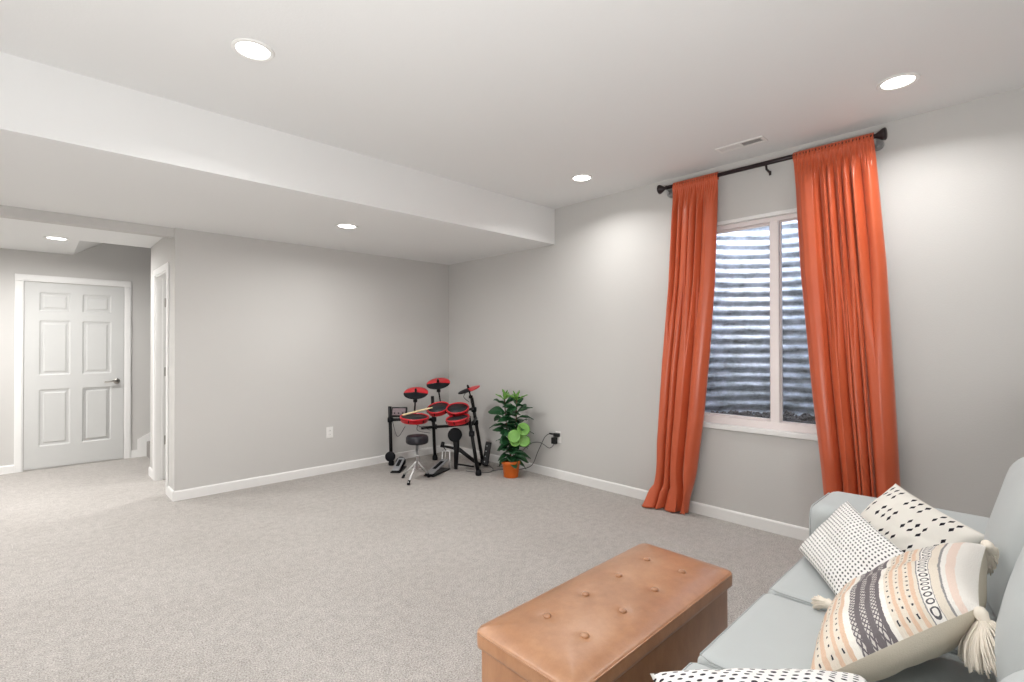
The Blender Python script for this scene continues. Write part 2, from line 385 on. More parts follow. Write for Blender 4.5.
# closet doorway: casing, jambs, open door
bm = B(); cx = XC-.014
box(bm, cx, XC, dy0-.065, dy0-.002, 0, dz+.065, .004); box(bm, cx, XC, dy1+.002, dy1+.065, 0, dz+.065, .004); box(bm, cx, XC, dy0-.002, dy1+.002, dz+.002, dz+.065, .004)
box(bm, XC-.005, XC+.115, dy0-.002, dy0+.014, 0, dz); box(bm, XC-.005, XC+.115, dy1-.014, dy1+.002, 0, dz); box(bm, XC-.005, XC+.115, dy0, dy1, dz-.014, dz+.002)
box(bm, XC+.05, XC+.062, dy1-.028, dy1-.012, 0, dz-.014)
struct('trim_2', bm, 'trim')
def panel_door(bm, w, h, t, rects, rec=.008):
    """heightfield six-panel face in local x (width), z (height), front at y=0 facing -y, back at y=t"""
    xs, zs = {0, w}, {0, h}; e = .014; f = .034
    for x0, x1, z0, z1 in rects:
        for a in (0, e, f, f+.012): xs |= {x0+a, x1-a}; zs |= {z0+a, z1-a}
    xs, zs = sorted(xs), sorted(zs)
    def d(x, z):
        for x0, x1, z0, z1 in rects:
            m = min(x-x0, x1-x, z-z0, z1-z)
            if m > -1e-6:
                if m < e: return rec*m/e
                if m < f: return rec
                if m < f+.012: return rec - rec*.75*(m-f)/.012
                return rec*.25
        return 0
    out = []
    for side in (0, 1):
        g = [[bm.verts.new((x, d(x, z) if side == 0 else t - d(x, z), z)) for z in zs] for x in xs]
        for i in range(len(xs)-1):
            for j in range(len(zs)-1):
                q = (g[i][j], g[i+1][j], g[i+1][j+1], g[i][j+1]); bm.faces.new(q if side == 0 else q[::-1])
        out.append(g)
    a, b = out; nx, nz = len(xs), len(zs)
    for i in range(nx-1):
        bm.faces.new((a[i][0], b[i][0], b[i+1][0], a[i+1][0])); bm.faces.new((a[i+1][-1], b[i+1][-1], b[i][-1], a[i][-1]))
    for j in range(nz-1):
        bm.faces.new((a[0][j+1], b[0][j+1], b[0][j], a[0][j])); bm.faces.new((a[-1][j], b[-1][j], b[-1][j+1], a[-1][j+1]))
    return bm
def six(w):
    m = .115; g = .1; pw = (w-2*m-g)/2
    L = []
    for x0 in (m, m+pw+g):
        L += [(x0, x0+pw, .235, .86), (x0, x0+pw, 1.015, 1.62), (x0, x0+pw, 1.72, 1.93)]
    return L
d2 = thing('door_2', (XC+.115, dy1-.05, 0), kind='structure')
bm = panel_door(B(), .60, 2.03, .035, six(.60)); bmesh.ops.translate(bm, verts=bm.verts, vec=(XC+.12, dy1-.056, .01))
obj('door_slab', bm, 'door', d2)
for z in (.40, 1.09, 1.79):
    bm = B(); box(bm, XC+.07, XC+.112, dy1-.0175, dy1-.0145, z-.045, z+.045); tube(bm, [(XC+.118, dy1-.022, z-.047), (XC+.118, dy1-.022, z+.047)], .007)
    obj('hinge', bm, 'nickel', d2)

# hall door
fx0, fx1 = -.05, .80
bm = B(); zt = 2.05
for x0, x1 in ((fx0-.075, fx0-.006), (fx1+.006, fx1+.075)):
    box(bm, x0, x1, YF-.016, YF, 0, zt+.006, .004); box(bm, x0+.012, x1-.012, YF-.021, YF-.015, 0, zt, .003)
box(bm, fx0-.075, fx1+.075, YF-.0165, YF, zt+.006, zt+.078, .004); box(bm, fx0-.06, fx1+.06, YF-.021, YF-.015, zt+.02, zt+.066, .003)
struct('trim_1', bm, 'trim')
d1 = thing('door_1', (fx0, YF-.02, 0), kind='structure')
bm = panel_door(B(), fx1-fx0, 2.03, .03, six(fx1-fx0)); bmesh.ops.translate(bm, verts=bm.verts, vec=(fx0, YF-.008, .016))
obj('door_slab', bm, 'door', d1)
hx, hz = fx1-.065, .935
bm = B(); lathe(bm, [(.032, 0), (.032, .008), (.024, .014), (.012, .016), (.011, .05), (0, .05)], 24, (hx, YF-.008, hz), (0, -1, 0))
tube(bm, spline([(hx, YF-.055, hz), (hx-.04, YF-.058, hz+.004), (hx-.085, YF-.056, hz-.006), (hx-.115, YF-.05, hz-.004)], 5), [.011]*8+[.009]*7+[.006], 10)
obj('door_handle', bm, 'nickel', d1, True)

# stairs behind the side wall
bm = B(); skx = .875
pr = [(skx, 0), (skx, .088), (.938, .088), (.938, .215), (1.06, .285), (3.29, .285+2.23*.74), (3.29, 0)]
f = [bm.verts.new((x, YF-.016, z)) for x, z in pr]; g = [bm.verts.new((x, YF, z)) for x, z in pr]
bm.faces.new(f[::-1]); bm.faces.new(g)
for i in range(len(pr)): j = (i+1) % len(pr); bm.faces.new((f[i], f[j], g[j], g[i]))
struct('trim_3', bm, 'trim')
bm = B()
for i in range(8):
    x0 = 1.025+i*.25
    if x0 < 3.25: box(bm, x0, 3.3, YD+.05, YF-.016, i*.185, (i+1)*.185, .012)
props(struct('floor_stairs', bm, 'carpet_stair'))
hr = thing('handrail', (1.1, YF-.07, 1.08), 'dark end of a wall handrail peeking past the white door casing, above the stair', 'handrail')
obj('rail', tube(B(), [(1.085, YF-.07, 1.085), (3.1, YF-.07, 1.085+2.015*.74)], .022, 12), 'dark', hr, True)
obj('bracket', tube(B(), [(1.4, YF-.07, 1.30), (1.4, YF-.04, 1.25), (1.4, YF, 1.25)], .007), 'nickel', hr, True)

# ------------------------------------------------------------------ window, sill, light well
wn = thing('window_1', (XW, (wy0+wy1)/2, wz0), kind='structure')
xf = XW+.045                                # recess of the vinyl frame
bm = B(); T = .055; ym = 1.292
box(bm, xf, xf+.07, wy0, wy1, wz0, wz0+T, .004); box(bm, xf, xf+.07, wy0, wy1, wz1-T, wz1, .004)
box(bm, xf+.001, xf+.069, wy0, wy0+T, wz0+T-.004, wz1-T+.004, .004); box(bm, xf+.001, xf+.069, wy1-T, wy1, wz0+T-.004, wz1-T+.004, .004)
box(bm, xf+.001, xf+.069, ym-.03, ym+.03, wz0+T-.004, wz1-T+.004, .004)
obj('window_frame', bm, 'vinyl', wn)
for nm, y0, y1, xo, s in (('sash', wy0+T, ym-.03, .03, .008), ('sash', ym+.03, wy1-T, .04, .016)):
    z0, z1 = wz0+T, wz1-T; bm = B()
    box(bm, xf+xo, xf+xo+.025, y0, y1, z0, z0+s, .003); box(bm, xf+xo, xf+xo+.025, y0, y1, z1-s, z1, .003)
    box(bm, xf+xo+.001, xf+xo+.024, y0, y0+s, z0+s, z1-s, .002); box(bm, xf+xo+.001, xf+xo+.024, y1-s, y1, z0+s, z1-s, .002)
    sh = obj(nm, bm, 'vinyl', wn)
    obj('glass_pane', box(B(), xf+xo+.010, xf+xo+.014, y0+s-.003, y1-s+.003, z0+s-.003, z1-s+.003), 'glass', sh)
obj('window_sill', box(B(), XW-.022, xf+.004, wy0-.03, wy1+.03, wz0-.034, wz0+.002, .006, 3), 'trim', wn)
obj('window_head', box(B(), XW-.002, xf+.002, wy0-.004, wy1+.004, wz1-.024, wz1+.003, .003), 'trim', wn)

wcy, x0w, Rw, Dw = 1.30, XW+.2, .70, .74
bm = B(); nz, na = 240, 56; zz0, zz1 = .45, 2.72; rows = []
for j in range(nz+1):
    z = zz0+(zz1-zz0)*j/nz; dr = .011*math.sin(2*PI*(z+.008*math.sin(PI*i/na*3))/.084); r = []
    for i in range(na+1):
        a = PI*i/na; c, s = math.cos(a), math.sin(a)
        r.append(bm.verts.new((x0w+(Dw+dr)*s, wcy+(Rw+dr)*c, z)))
    rows.append(r)
for j in range(nz):
    for i in range(na): bm.faces.new((rows[j][i], rows[j][i+1], rows[j+1][i+1], rows[j+1][i]))
wl = obj('window_well', bm, 'galv', None, True, (x0w, wcy, zz0))
sm = wl.modifiers.new('thickness', 'SOLIDIFY'); sm.thickness = .003
props(wl, 'corrugated galvanised steel light well curving outside the window', 'window well')
bm = B(); ng = 40; g = []
for i in range(ng+1):
    r = []
    for j in range(ng+1):
        a = PI*j/ng; rr = (Dw-.03)*i/ng; x, y = x0w+rr*math.sin(a), wcy+rr*math.cos(a)
        r.append(bm.verts.new((x, y, .74+.02*noise.noise(V((x*6, y*6, 0)))+.02*noise.noise(V((x*18, y*18, 3))))))
    g.append(r)
for i in range(ng):
    for j in range(ng): bm.faces.new((g[i][j], g[i+1][j], g[i+1][j+1], g[i][j+1]))
for k in range(420):
    a = random.random()*PI; rr = math.sqrt(random.random())*(Dw-.07); x, y = x0w+rr*math.sin(a)+.01, wcy+rr*math.cos(a); s = random.uniform(.008, .022)
    r = bmesh.ops.create_icosphere(bm, subdivisions=1, radius=s)
    R = Matrix.Rotation(random.random()*6, 3, V((random.random(), random.random(), 1)).normalized())
    sc3 = (random.uniform(.8, 1.4), random.uniform(.7, 1.1), random.uniform(.5, .8))
    for v in r['verts']: v.co = R @ V([v.co[i]*sc3[i]*random.uniform(.85, 1.15) for i in range(3)]) + V((x, y, .755+random.random()*.012))
gv = obj('gravel', bm, 'gravel', None, False, (x0w, wcy, .74)); props(gv, 'grey gravel bed at the bottom of the steel window well', 'gravel', kind='stuff')

# ------------------------------------------------------------------ curtains and rod
RX, RZ = XW-.085, 2.655
rod = thing('curtain_rod', (RX, 1.38, RZ), 'dark bronze curtain rod with flared ends above the window', 'curtain rod')
obj('rod_tube', tube(B(), [(RX, .68, RZ), (RX, 2.07, RZ)], .0155, 16), 'bronze', rod, True)
fp = [(0, 0), (.014, 0), (.016, .006), (.02, .012), (.014, .02), (.015, .03), (.026, .05), (.036, .065), (.038, .078), (.03, .084), (0, .088)]
obj('finial', lathe(B(), fp, 24, (RX, 2.065, RZ), (0, 1, 0)), 'bronze', rod, True)
obj('finial', lathe(B(), fp, 24, (RX, .685, RZ), (0, -1, 0)), 'bronze', rod, True)
for y, m in ((2.07, 'grayplate'), (1.30, 'bronze'), (.66, 'grayplate')):
    bm = B(); tube(bm, [(RX, y, RZ-.016), (RX+.01, y, RZ-.04), (XW-.012, y, RZ-.05)], .008, 10)
    if m == 'bronze': box(bm, XW-.008, XW, y-.008, y+.008, RZ-.068, RZ-.035, .003)
    else: lathe(bm, [(.034, 0), (.034, .03), (.024, .04), (0, .042)], 20, (XW, y, RZ-.035), (-1, 0, 0))
    obj('bracket', bm, m, rod)
def smooth01(t): t = max(0, min(1, t)); return t*t*(3-2*t)
def lerp_tab(tab, t):
    for (a, va), (b, vb) in zip(tab, tab[1:]):
        if t <= b: return va+(vb-va)*(t-a)/(b-a)
    return tab[-1][1]
def curtain(name, label, ytab0, ytab1, widths, low, seed, puddle, xo=0.0):
    """ytab0/ytab1: (t, y) of the two edges from the top (t=0) to the floor (t=1)"""
    rnd = random.Random(seed); ns, nt = 360, 110; bm = B(); g = []
    cuts = sorted(rnd.uniform(.03, .97) for _ in range(3))
    ph = rnd.random()*6; ft = widths; folds = len(ft); tot = sum(ft); cum = [0]
    for q in ft: cum.append(cum[-1]+q/tot)
    amp = [rnd.uniform(.7, 1.2) for _ in range(folds)]
    lt = sum(low); lcum = [0]
    for q in low: lcum.append(lcum[-1]+q/lt)
    H = RZ-.004
    for j in range(nt+1):
        t = j/nt; r = []
        y0, y1 = lerp_tab(ytab0, t), lerp_tab(ytab1, t)
        k = smooth01(t/.09); kk = smooth01((t-.15)/.5); mixd = smooth01((t-.18)/.42)
        for i in range(ns+1):
            s = i/ns
            n = 0
            while n < folds-1 and s > cum[n+1]: n += 1
            l = (s-cum[n])/(cum[n+1]-cum[n])
            q = 0
            while q < len(low)-1 and s > lcum[q+1]: q += 1
            l2 = (s-lcum[q])/(lcum[q+1]-lcum[q])
            big = (max(0, math.sin(PI*l))**.6)*2-1
            big2 = (max(0, math.sin(PI*l2))**.45)*2-1
            small = math.sin(2*PI*folds*1.7*s+ph+1.5*math.sin(7*s+seed))
            dd = .005*(1-smooth01(t/.10))*math.sin(2*PI*22*s) + (big*amp[n]*(1-mixd)*min(1.1, .6+.5*ft[n]) + big2*mixd*min(1.1, .75+.3*low[q]))*(.031*k+.004*kk) + small*.0018*k*(1-.8*kk)
            dd += .006*k*math.sin(3.1*s+5*t+ph)
            x = RX + xo - .004 - .014*k - dd
            sy = s + .018*k*math.sin(2*PI*folds*.9*s+ph*2+1.2*t)*math.sin(PI*s)
            y = y0+(y1-y0)*sy
            z = H*(1-t)
            if t < .012: x = RX - .016 - .3*dd
            if puddle:
                q = max(0, (t-.93)/.07)
                z = max(.006+.004*(1+math.sin(40*s)), H*(1-t) + .0)
                flare = smooth01((t-.86)/.14)
                x -= .05*q*(.5+.5*math.sin(5*s+1)); y += .05*flare*math.sin(6*s+1.0) + .02*q*math.sin(23*s)
                z += .035*math.exp(-((t-.955)/.02)**2)*(.5+.5*math.sin(17*s+2))
            x = min(x, XW-.018)
            r.append(bm.verts.new((x, y, z)))
        g.append(r)
    for j in range(nt):
        for i in range(ns): bm.faces.new((g[j][i], g[j][i+1], g[j+1][i+1], g[j+1][i]))
    yc = (ytab0[0][1]+ytab1[0][1])/2
    root = thing(name, (RX, yc, 0), label, 'curtain')
    o = obj('panel', bm, 'satin', root, True)
    md = o.modifiers.new('cloth', 'SOLIDIFY'); md.thickness = .0022; md.offset = 0
    # gathered pocket round the rod with its little ruffle
    bm = B(); y0, y1 = ytab0[0][1], ytab1[0][1]; n = 220; prof = []
    for i in range(n+1):
        s = i/n; y = y0+(y1-y0)*s; wv = math.sin(2*PI*24*s+ph)+.5*math.sin(2*PI*39*s)
        a = .0042*wv
        ring = [(-.017-a, -.03), (-.020-a, -.006), (-.013-a, .014), (-.003+a*.7, .026+.004*wv*.4), (.003+a*.7, .0262+.004*wv*.4), (.014+a, .014), (.019+a, -.006), (.013+a, -.03)]
        prof.append([bm.verts.new((RX+dx, y, RZ+dz)) for dx, dz in ring])
    for i in range(n):
        for k in range(7): bm.faces.new((prof[i][k], prof[i][k+1], prof[i+1][k+1], prof[i+1][k]))
    o = obj('rod_pocket', bm, 'satin', root, True); md = o.modifiers.new('cloth', 'SOLIDIFY'); md.thickness = .0015
    return root
curtain('curtain', 'burnt orange satin curtain left of the window, its hem pooled on the carpet',
        [(0, 2.015), (.3, 2.06), (.55, 2.12), (.8, 2.165), (.93, 2.17), (1, 2.21)], [(0, 1.645), (.3, 1.675), (.5, 1.72), (.7, 1.775), (.85, 1.83), (1, 1.885)], [.8, .7, 1.0, .6, .9, 1.7], [1.2, .5, 1.4, 1.5], 3, True)
curtain('curtain', 'wider burnt orange satin curtain right of the window, hanging behind the sofa arm',
        [(0, 1.12), (.3, 1.085), (.6, 1.02), (.8, .965), (1, .92)], [(0, .665), (.3, .605), (.6, .57), (.8, .55), (1, .53)], [2.6, .8, .6, .9, .6, 1.1, 1.4], [2.0, 1.3, .45, .7, .4, 2.0], 11, False)

# ------------------------------------------------------------------ ottoman
ot = thing('storage_ottoman', (1.62, 1.085, 0), 'long tan leather storage bench with eight buttons on its padded lid', 'ottoman')
ox0, ox1, oy0, oy1 = 1.080, 2.138, .873, 1.302
obj('base_box', box(B(), ox0+.014, ox1-.02, oy0+.014, oy1-.014, .004, .362, .008, 3), 'leather', ot, True)
btn = [(x, y) for x in (1.293, 1.509, 1.727, 1.945) for y in (1.167, 1.003)]
bm = B(); nx, ny = 150, 70; g = []
def lidz(x, y):
    e = min(x-ox0, ox1-x, y-oy0, oy1-y); z = .402 + .022*(1-math.exp(-max(0, e)/.05))
    for bx, by in btn:
        d = math.hypot(x-bx, y-by); z -= .004*math.exp(-(d/.02)**2) + .003*math.exp(-(d/.05)**2)
    return z
def rc(x, y, r=.03):       # keep corner rounded in plan
    cx, cy = max(ox0+r, min(ox1-r, x)), max(oy0+r, min(oy1-r, y)); d = V((x-cx, y-cy)); m = max(abs(d.x), abs(d.y))
    if abs(d.x) > 1e-6 and abs(d.y) > 1e-6: d = d.normalized()*m; return cx+d.x, cy+d.y
    return x, y
pts = {}
top = [[None]*(ny+1) for _ in range(nx+1)]
for i in range(nx+1):
    for j in range(ny+1):
        x = ox0+(ox1-ox0)*i/nx; y = oy0+(oy1-oy0)*j/ny; X, Y = rc(x, y)
        top[i][j] = bm.verts.new((X, Y, lidz(x, y)))
for i in range(nx):
    for j in range(ny): bm.faces.new((top[i][j], top[i+1][j], top[i+1][j+1], top[i][j+1]))
loop = [top[i][0] for i in range(nx)] + [top[nx][j] for j in range(ny)] + [top[i][ny] for i in range(nx, 0, -1)] + [top[0][j] for j in range(ny, 0, -1)]
prev = loop; cc = V(((ox0+ox1)/2, (oy0+oy1)/2, 0))
for dz, off in ((.397, .004), (.388, .0055), (.36, .005), (.350, .004), (.345, -.003)):
    cur = []
    for v in loop:
        X, Y = v.co.x, v.co.y; sx = 1 if X > cc.x else -1; sy = 1 if Y > cc.y else -1
        nxv = sx*max(0, 1-(abs(abs(X-cc.x)-(ox1-ox0)/2))/.03); nyv = sy*max(0, 1-(abs(abs(Y-cc.y)-(oy1-oy0)/2))/.03)
        l = math.hypot(nxv, nyv) or 1
        cur.append(bm.verts.new((X+nxv/l*off, Y+nyv/l*off, dz)))
    for i in range(len(loop)): j = (i+1) % len(loop); bm.faces.new((prev[i], cur[i], cur[j], prev[j]))
    prev = cur
bm.faces.new(prev)
lid = obj('lid', bm, 'leather', ot, True)
for bx, by in btn:
    obj('button', lathe(B(), [(.0135, -.005), (.0145, .002), (.0125, .006), (.006, .008), (0, .0085)], 20, (bx, by, lidz(bx, by)+.002)), 'leather', lid, True)
loopx = [(ox0+.03, oy0-.004, .398), (ox1-.03, oy0-.004, .398), (ox1+.004, oy0+.03, .398), (ox1+.004, oy1-.03, .398), (ox1-.03, oy1+.004, .398), (ox0+.03, oy1+.004, .398), (ox0-.004, oy1-.03, .398), (ox0-.004, oy0+.03, .398), (ox0+.03, oy0-.004, .398)]
obj('piping', tube(B(), loopx, .0028, 8), 'leather', lid, True)

# ------------------------------------------------------------------ sofa
SX = [.83, 1.40, 1.972, 2.545]; SF = .69
so = thing('sofa', (1.69, .25, 0), 'pale grey fabric three-seat sofa with its far arm by the window wall', 'sofa')
bm = B(); puffbox(bm, (1.69, .20, .185), (2.36, .90, .22), .03, n=16); obj('base', bm, 'sofa', so, True)
for x in (.62, 2.76):
    for y in (-.2, .6): obj('foot', lathe(B(), [(.018, 0), (.028, .08), (0, .08)], 16, (x, y, 0)), 'dark', so, True)
for k in range(3):
    x0, x1 = SX[k], SX[k+1]
    bm = puffbox(B(), ((x0+x1)/2, .345, .375), (x1-x0-.006, SF-.345+.345, .155), .035, (.004, .012, .014), 26)
    c = obj('seat_cushion', bm, 'sofa', so, True)
    e = .012; zt = .4505; yb, yf = .05, SF-.008
    obj('welt', tube(B(), [(x0+e, yb, zt), (x0+e*.6, yf-.04, zt-.002), (x0+.03, yf, zt-.008), (x1-.03, yf, zt-.008), (x1-e*.6, yf-.04, zt-.002), (x1-e, yb, zt)], .0022, 6), 'welt', c, True)
back = [(.02, .84, .00), (.02, .90, .00), (.0, 1.0, .0)]
for k, (top_z, yc, tilt) in enumerate([(.80, -.04, .16), (.915, -.062, .17), (1.01, -.005, .19)]):
    x0, x1 = SX[k], SX[k+1]+.0; h = top_z-.44
    mt = Matrix.Translation(V(((x0+x1)/2, yc, .44))) @ Matrix.Rotation((0, .10, .14)[k], 4, 'Z') @ Matrix.Rotation(tilt, 4, 'X')
    sg = 1+k
    def fn(P, sg=sg):
        return P + V((0, .010*noise.noise(V((P.x*5+sg*3, P.z*5, 1))), .006*noise.noise(V((P.x*6, sg*2, P.z*6)))))
    bm = puffbox(B(), (0, 0, h/2), (x1-x0-.006, .21, h), .10, (.006, .055, .02), 28, mt, fn)
    obj('back_cushion', bm, 'sofa', so, True)
bm = puffbox(B(), (1.69, -.235, .5), (2.30, .17, .78), .05, n=16); obj('back_frame', bm, 'sofa', so, True)
for x0, x1 in ((.50, .825), (2.515, 2.885)):
    def af(P): return P
    bm = puffbox(B(), ((x0+x1)/2, .215, .355), (x1-x0, .97, .57), .05, (.006, .010, .012), 26)
    a = obj('arm', bm, 'sofa', so, True)
    ys = .690; cx = (x0+x1)/2; hw = (x1-x0)/2-.016; pts = [(cx-hw, ys, .12)]
    for i in range(9): an = PI/2*i/8; pts.append((cx-hw+.04-.04*math.cos(an), ys, .586+.04*math.sin(an)))
    for i in range(9): an = PI/2*i/8; pts.append((cx+hw-.04+.04*math.sin(an), ys, .586+.04*math.cos(an)))
    pts.append((cx+hw, ys, .12)); obj('welt', tube(B(), pts, .003, 6), 'welt', a, True)

# ------------------------------------------------------------------ cushions
def pillow_sheet(C, T, side, n=44, inset=.05, seed=0, pw=.5, flat=2.6, uvmap=True):
    TL, TR, BR, BL = [V(c) for c in C]; nrm = ((TR-TL)+(BR-BL)).cross((BL-TL)+(BR-TR)).normalized()*side
    cen = (TL+TR+BR+BL)/4; bm = B(); uv = bm.loops.layers.uv.new('UVMap'); g = []
    for i in range(n+1):
        r = []
        for j in range(n+1):
            u, v = i/n, j/n; u = .5-.5*math.cos(PI*u)*.35-(.5-u)*.65 if False else u
            a, b = 2*u-1, 2*v-1
            # pinch the edges inward between the corners
            a2 = a*(1-inset*(1-b*b)*abs(a)**3); b2 = b*(1-inset*(1-a*a)*abs(b)**3)
            U, W = (a2+1)/2, (b2+1)/2
            P = TL*(1-U)*(1-W)+TR*U*(1-W)+BR*U*W+BL*(1-U)*W
            h = (max(0, 1-abs(a)**flat)**pw)*(max(0, 1-abs(b)**flat)**pw)
            edge = h
            wr = .012*noise.noise(V((u*4+seed, v*4, side)))*edge + .005*noise.noise(V((u*11, v*11+seed, side)))*edge
            r.append((bm.verts.new(P+nrm*(T/2*h+wr)), (u, v)))
        g.append(r)
    for i in range(n):
        for j in range(n):
            q = [g[i][j], g[i+1][j], g[i+1][j+1], g[i][j+1]]; f = bm.faces.new([x[0] for x in q])
            for l, x in zip(f.loops, q): l[uv].uv = x[1]
    return bm
def join(a, b):
    me = bpy.data.meshes.new('tmp'); b.to_mesh(me); b.free(); a.from_mesh(me); bpy.data.meshes.remove(me)
    bmesh.ops.remove_doubles(a, verts=a.verts, dist=1e-5); return a
def pillow(C, T, m, label, seed, side, **k):
    bm = join(pillow_sheet(C, T, 1, seed=seed, **k), pillow_sheet(C, T*.8, -1, seed=seed+9, **k))
    cen = sum((V(c) for c in C), V((0, 0, 0)))/4; cen.z = min(c[2] for c in C)
    o = obj('throw_pillow', bm, m, None, True, cen); return props(o, label, 'pillow')
pillow([(2.61, .565, .665), (2.05, .265, .665), (1.88, .40, .492), (2.36, .69, .485)], .11, 'dots_small', 'white oblong throw pillow with rows of tiny black dashes, nearest the sofa front', 1, 1)
pillow([(2.66, .40, .765), (2.36, .10, .70), (2.20, .30, .50), (2.50, .62, .47)], .15, 'dashes', 'cream throw pillow with groups of black dashes, leaning in the far sofa corner', 4, 1)
pillow([(1.12, .665, .535), (1.50, .30, .53), (1.16, -.03, .59), (.80, .38, .54)], .15, 'dots_big', 'white pillow with bold black dots at the bottom edge of the photo', 7, 1)
C4 = [(1.92, .435, .49), (2.085, .093, .752), (1.70, .090, .705), (1.40, .39, .51)]
cp = thing('tasseled_pillow', (1.83, .26, .47), 'woven pillow with peach and charcoal stripes, beige back and cream corner tassels', 'pillow')
# uv: v runs from the upper edge to the lower edge
Cu = [C4[2], C4[1], C4[0], C4[3]]
def outward(C, T, side, **k): return pillow_sheet(C, T, side, **k)
test = (V(Cu[1])-V(Cu[0])).cross(V(Cu[3])-V(Cu[0])); fs = 1 if test.z > 0 else -1
obj('front_cover', outward(Cu, .20, fs, seed=2), 'stripes', cp, True)
obj('back_cover', outward(Cu, .20, -fs, seed=5), 'beige', cp, True)
def tassel(p, d, L, R, drop):
    p, d = V(p), V(d).normalized(); bm = B(); rnd = random.Random(int(p.x*1000))
    lathe(bm, [(0, -.012), (.012, -.008), (.016, .004), (.013, .018), (.018, .03), (.0, .04)], 14, p, d)
    a, b = frame_of(d)
    for i in range(240):
        an = rnd.random()*2*PI; rr = math.sqrt(rnd.random()); q = (a*math.cos(an)+b*math.sin(an))*rr
        s = p + d*.02 + q*.012; l = L*rnd.uniform(.85, 1.05)
        m = p + d*(.02+l*.5) + q*R*.75 + V((0, 0, -drop*.3)); e = p + d*(.02+l) + q*R + V((0, 0, -drop)) + V((rnd.uniform(-1, 1), rnd.uniform(-1, 1), rnd.uniform(-1, 1)))*.006
        tube(bm, spline([s, m, e], 3), .0021, 4)
    obj('tassel', bm, 'fringe', cp, True)
def away(c, extra=(0, 0, 0)): return (V(c)-V((1.83, .26, .61))).normalized()+V(extra)
tassel(V(C4[2])+V((.0, 0, -.01)), (-.12, -.42, -1), .10, .085, .0)
tassel(V(C4[1])+V((.0, 0, 0)), (.8, -.35, -.9), .08, .04, .01)
tassel(V(C4[0])+V((.0, .01, .0)), (.25, 1, -.02), .05, .02, .012)
tassel(V(C4[3])+V((.0, .0, .0)), (-.6, .6, -.02), .06, .02, .01)

# ------------------------------------------------------------------ drum kit  (frame: u across, d deeper into the corner)
KO = V((3.187, 4.429, 0)); KR = V((.72, -.694, 0)); KFv = V((.694, .72, 0))
def K(u, d, z): return KO + KR*u + KFv*d + V((0, 0, z))
dk = thing('electronic_drum_kit', K(0, .1, 0), 'red and black electronic drum kit on a black tube rack in the corner', 'drum kit')
def part(name, bm, m, p=dk, s=True): return obj(name, bm, m, p, s)
def post(b, t, r=.019):
    b, t = V(b), V(t); d = (t-b)
    o = part('post', tube(B(), [b+d*.03, t], r, 12), 'black')
    part('post_foot', lathe(B(), [(r*1.6, 0), (r*1.75, .02), (r*1.25, .06), (0, .06)], 14, b, (0, 0, 1)), 'rubber', o); return o
post(K(-.585, .25, 0), K(-.595, .22, .665)); post(K(-.13, .50, 0), K(-.155, .47, .755))
post(K(.43, -.2, 0), K(.322, -.1, .60)); post(K(.446, .33, 0), K(.322, .29, .755))
part('crossbar', tube(B(), [K(-.59, .225, .515), K(-.42, .36, .50), K(-.14, .48, .48)], .017, 12), 'black')
part('crossbar', tube(B(), [K(-.26, .35, .40), K(-.14, .46, .395), K(.06, .25, .44), K(.33, -.08, .52)], .017, 12), 'black')
part('crossbar', tube(B(), [K(.34, -.1, .50), K(.37, .3, .52)], .017, 12), 'black')
part('crossbar', tube(B(), [K(.20, .0, .64), K(.34, .2, .64)], .015, 12), 'black')
for q in [(-.59, .225, .515), (.355, -.13, .42), (.365, .3, .47), (.345, .3, .62), (-.14, .48, .48), (-.13, .47, .395)]:
    part('clamp', lathe(B(), [(.0, -.028), (.03, -.026), (.032, 0), (.03, .026), (0, .028)], 14, K(*q)), 'rubber')
def kmat(c, tilt_back=0, tilt_side=0):
    """local: x=u, y=d, z=up at kit point c; tilt_back>0 lifts the far edge"""
    R = Matrix(((KR.x, KFv.x, 0, 0), (KR.y, KFv.y, 0, 0), (0, 0, 1, 0), (0, 0, 0, 1)))
    return Matrix.Translation(K(*c)) @ R @ Matrix.Rotation(tilt_back, 4, 'X') @ Matrix.Rotation(tilt_side, 4, 'Y')
def xf_bm(bm, m): bmesh.ops.transform(bm, matrix=m, verts=bm.verts); return bm
md = part('sound_module', xf_bm(box(B(), -.085, .085, -.02, .02, -.055, .055, .008), kmat((-.465, .12, .615), -.35)), 'black')
part('control_panel', xf_bm(box(B(), -.072, .072, -.024, -.019, -.038, .038, .002), kmat((-.465, .12, .615), -.35)), 'panel', md, False)
for kx in (-.045, 0, .045): part('knob', xf_bm(lathe(B(), [(.008, 0), (.008, .012), (0, .013)], 12, (kx, -.024, -.018), (0, -1, 0)), kmat((-.465, .12, .615), -.35)), 'black', md)
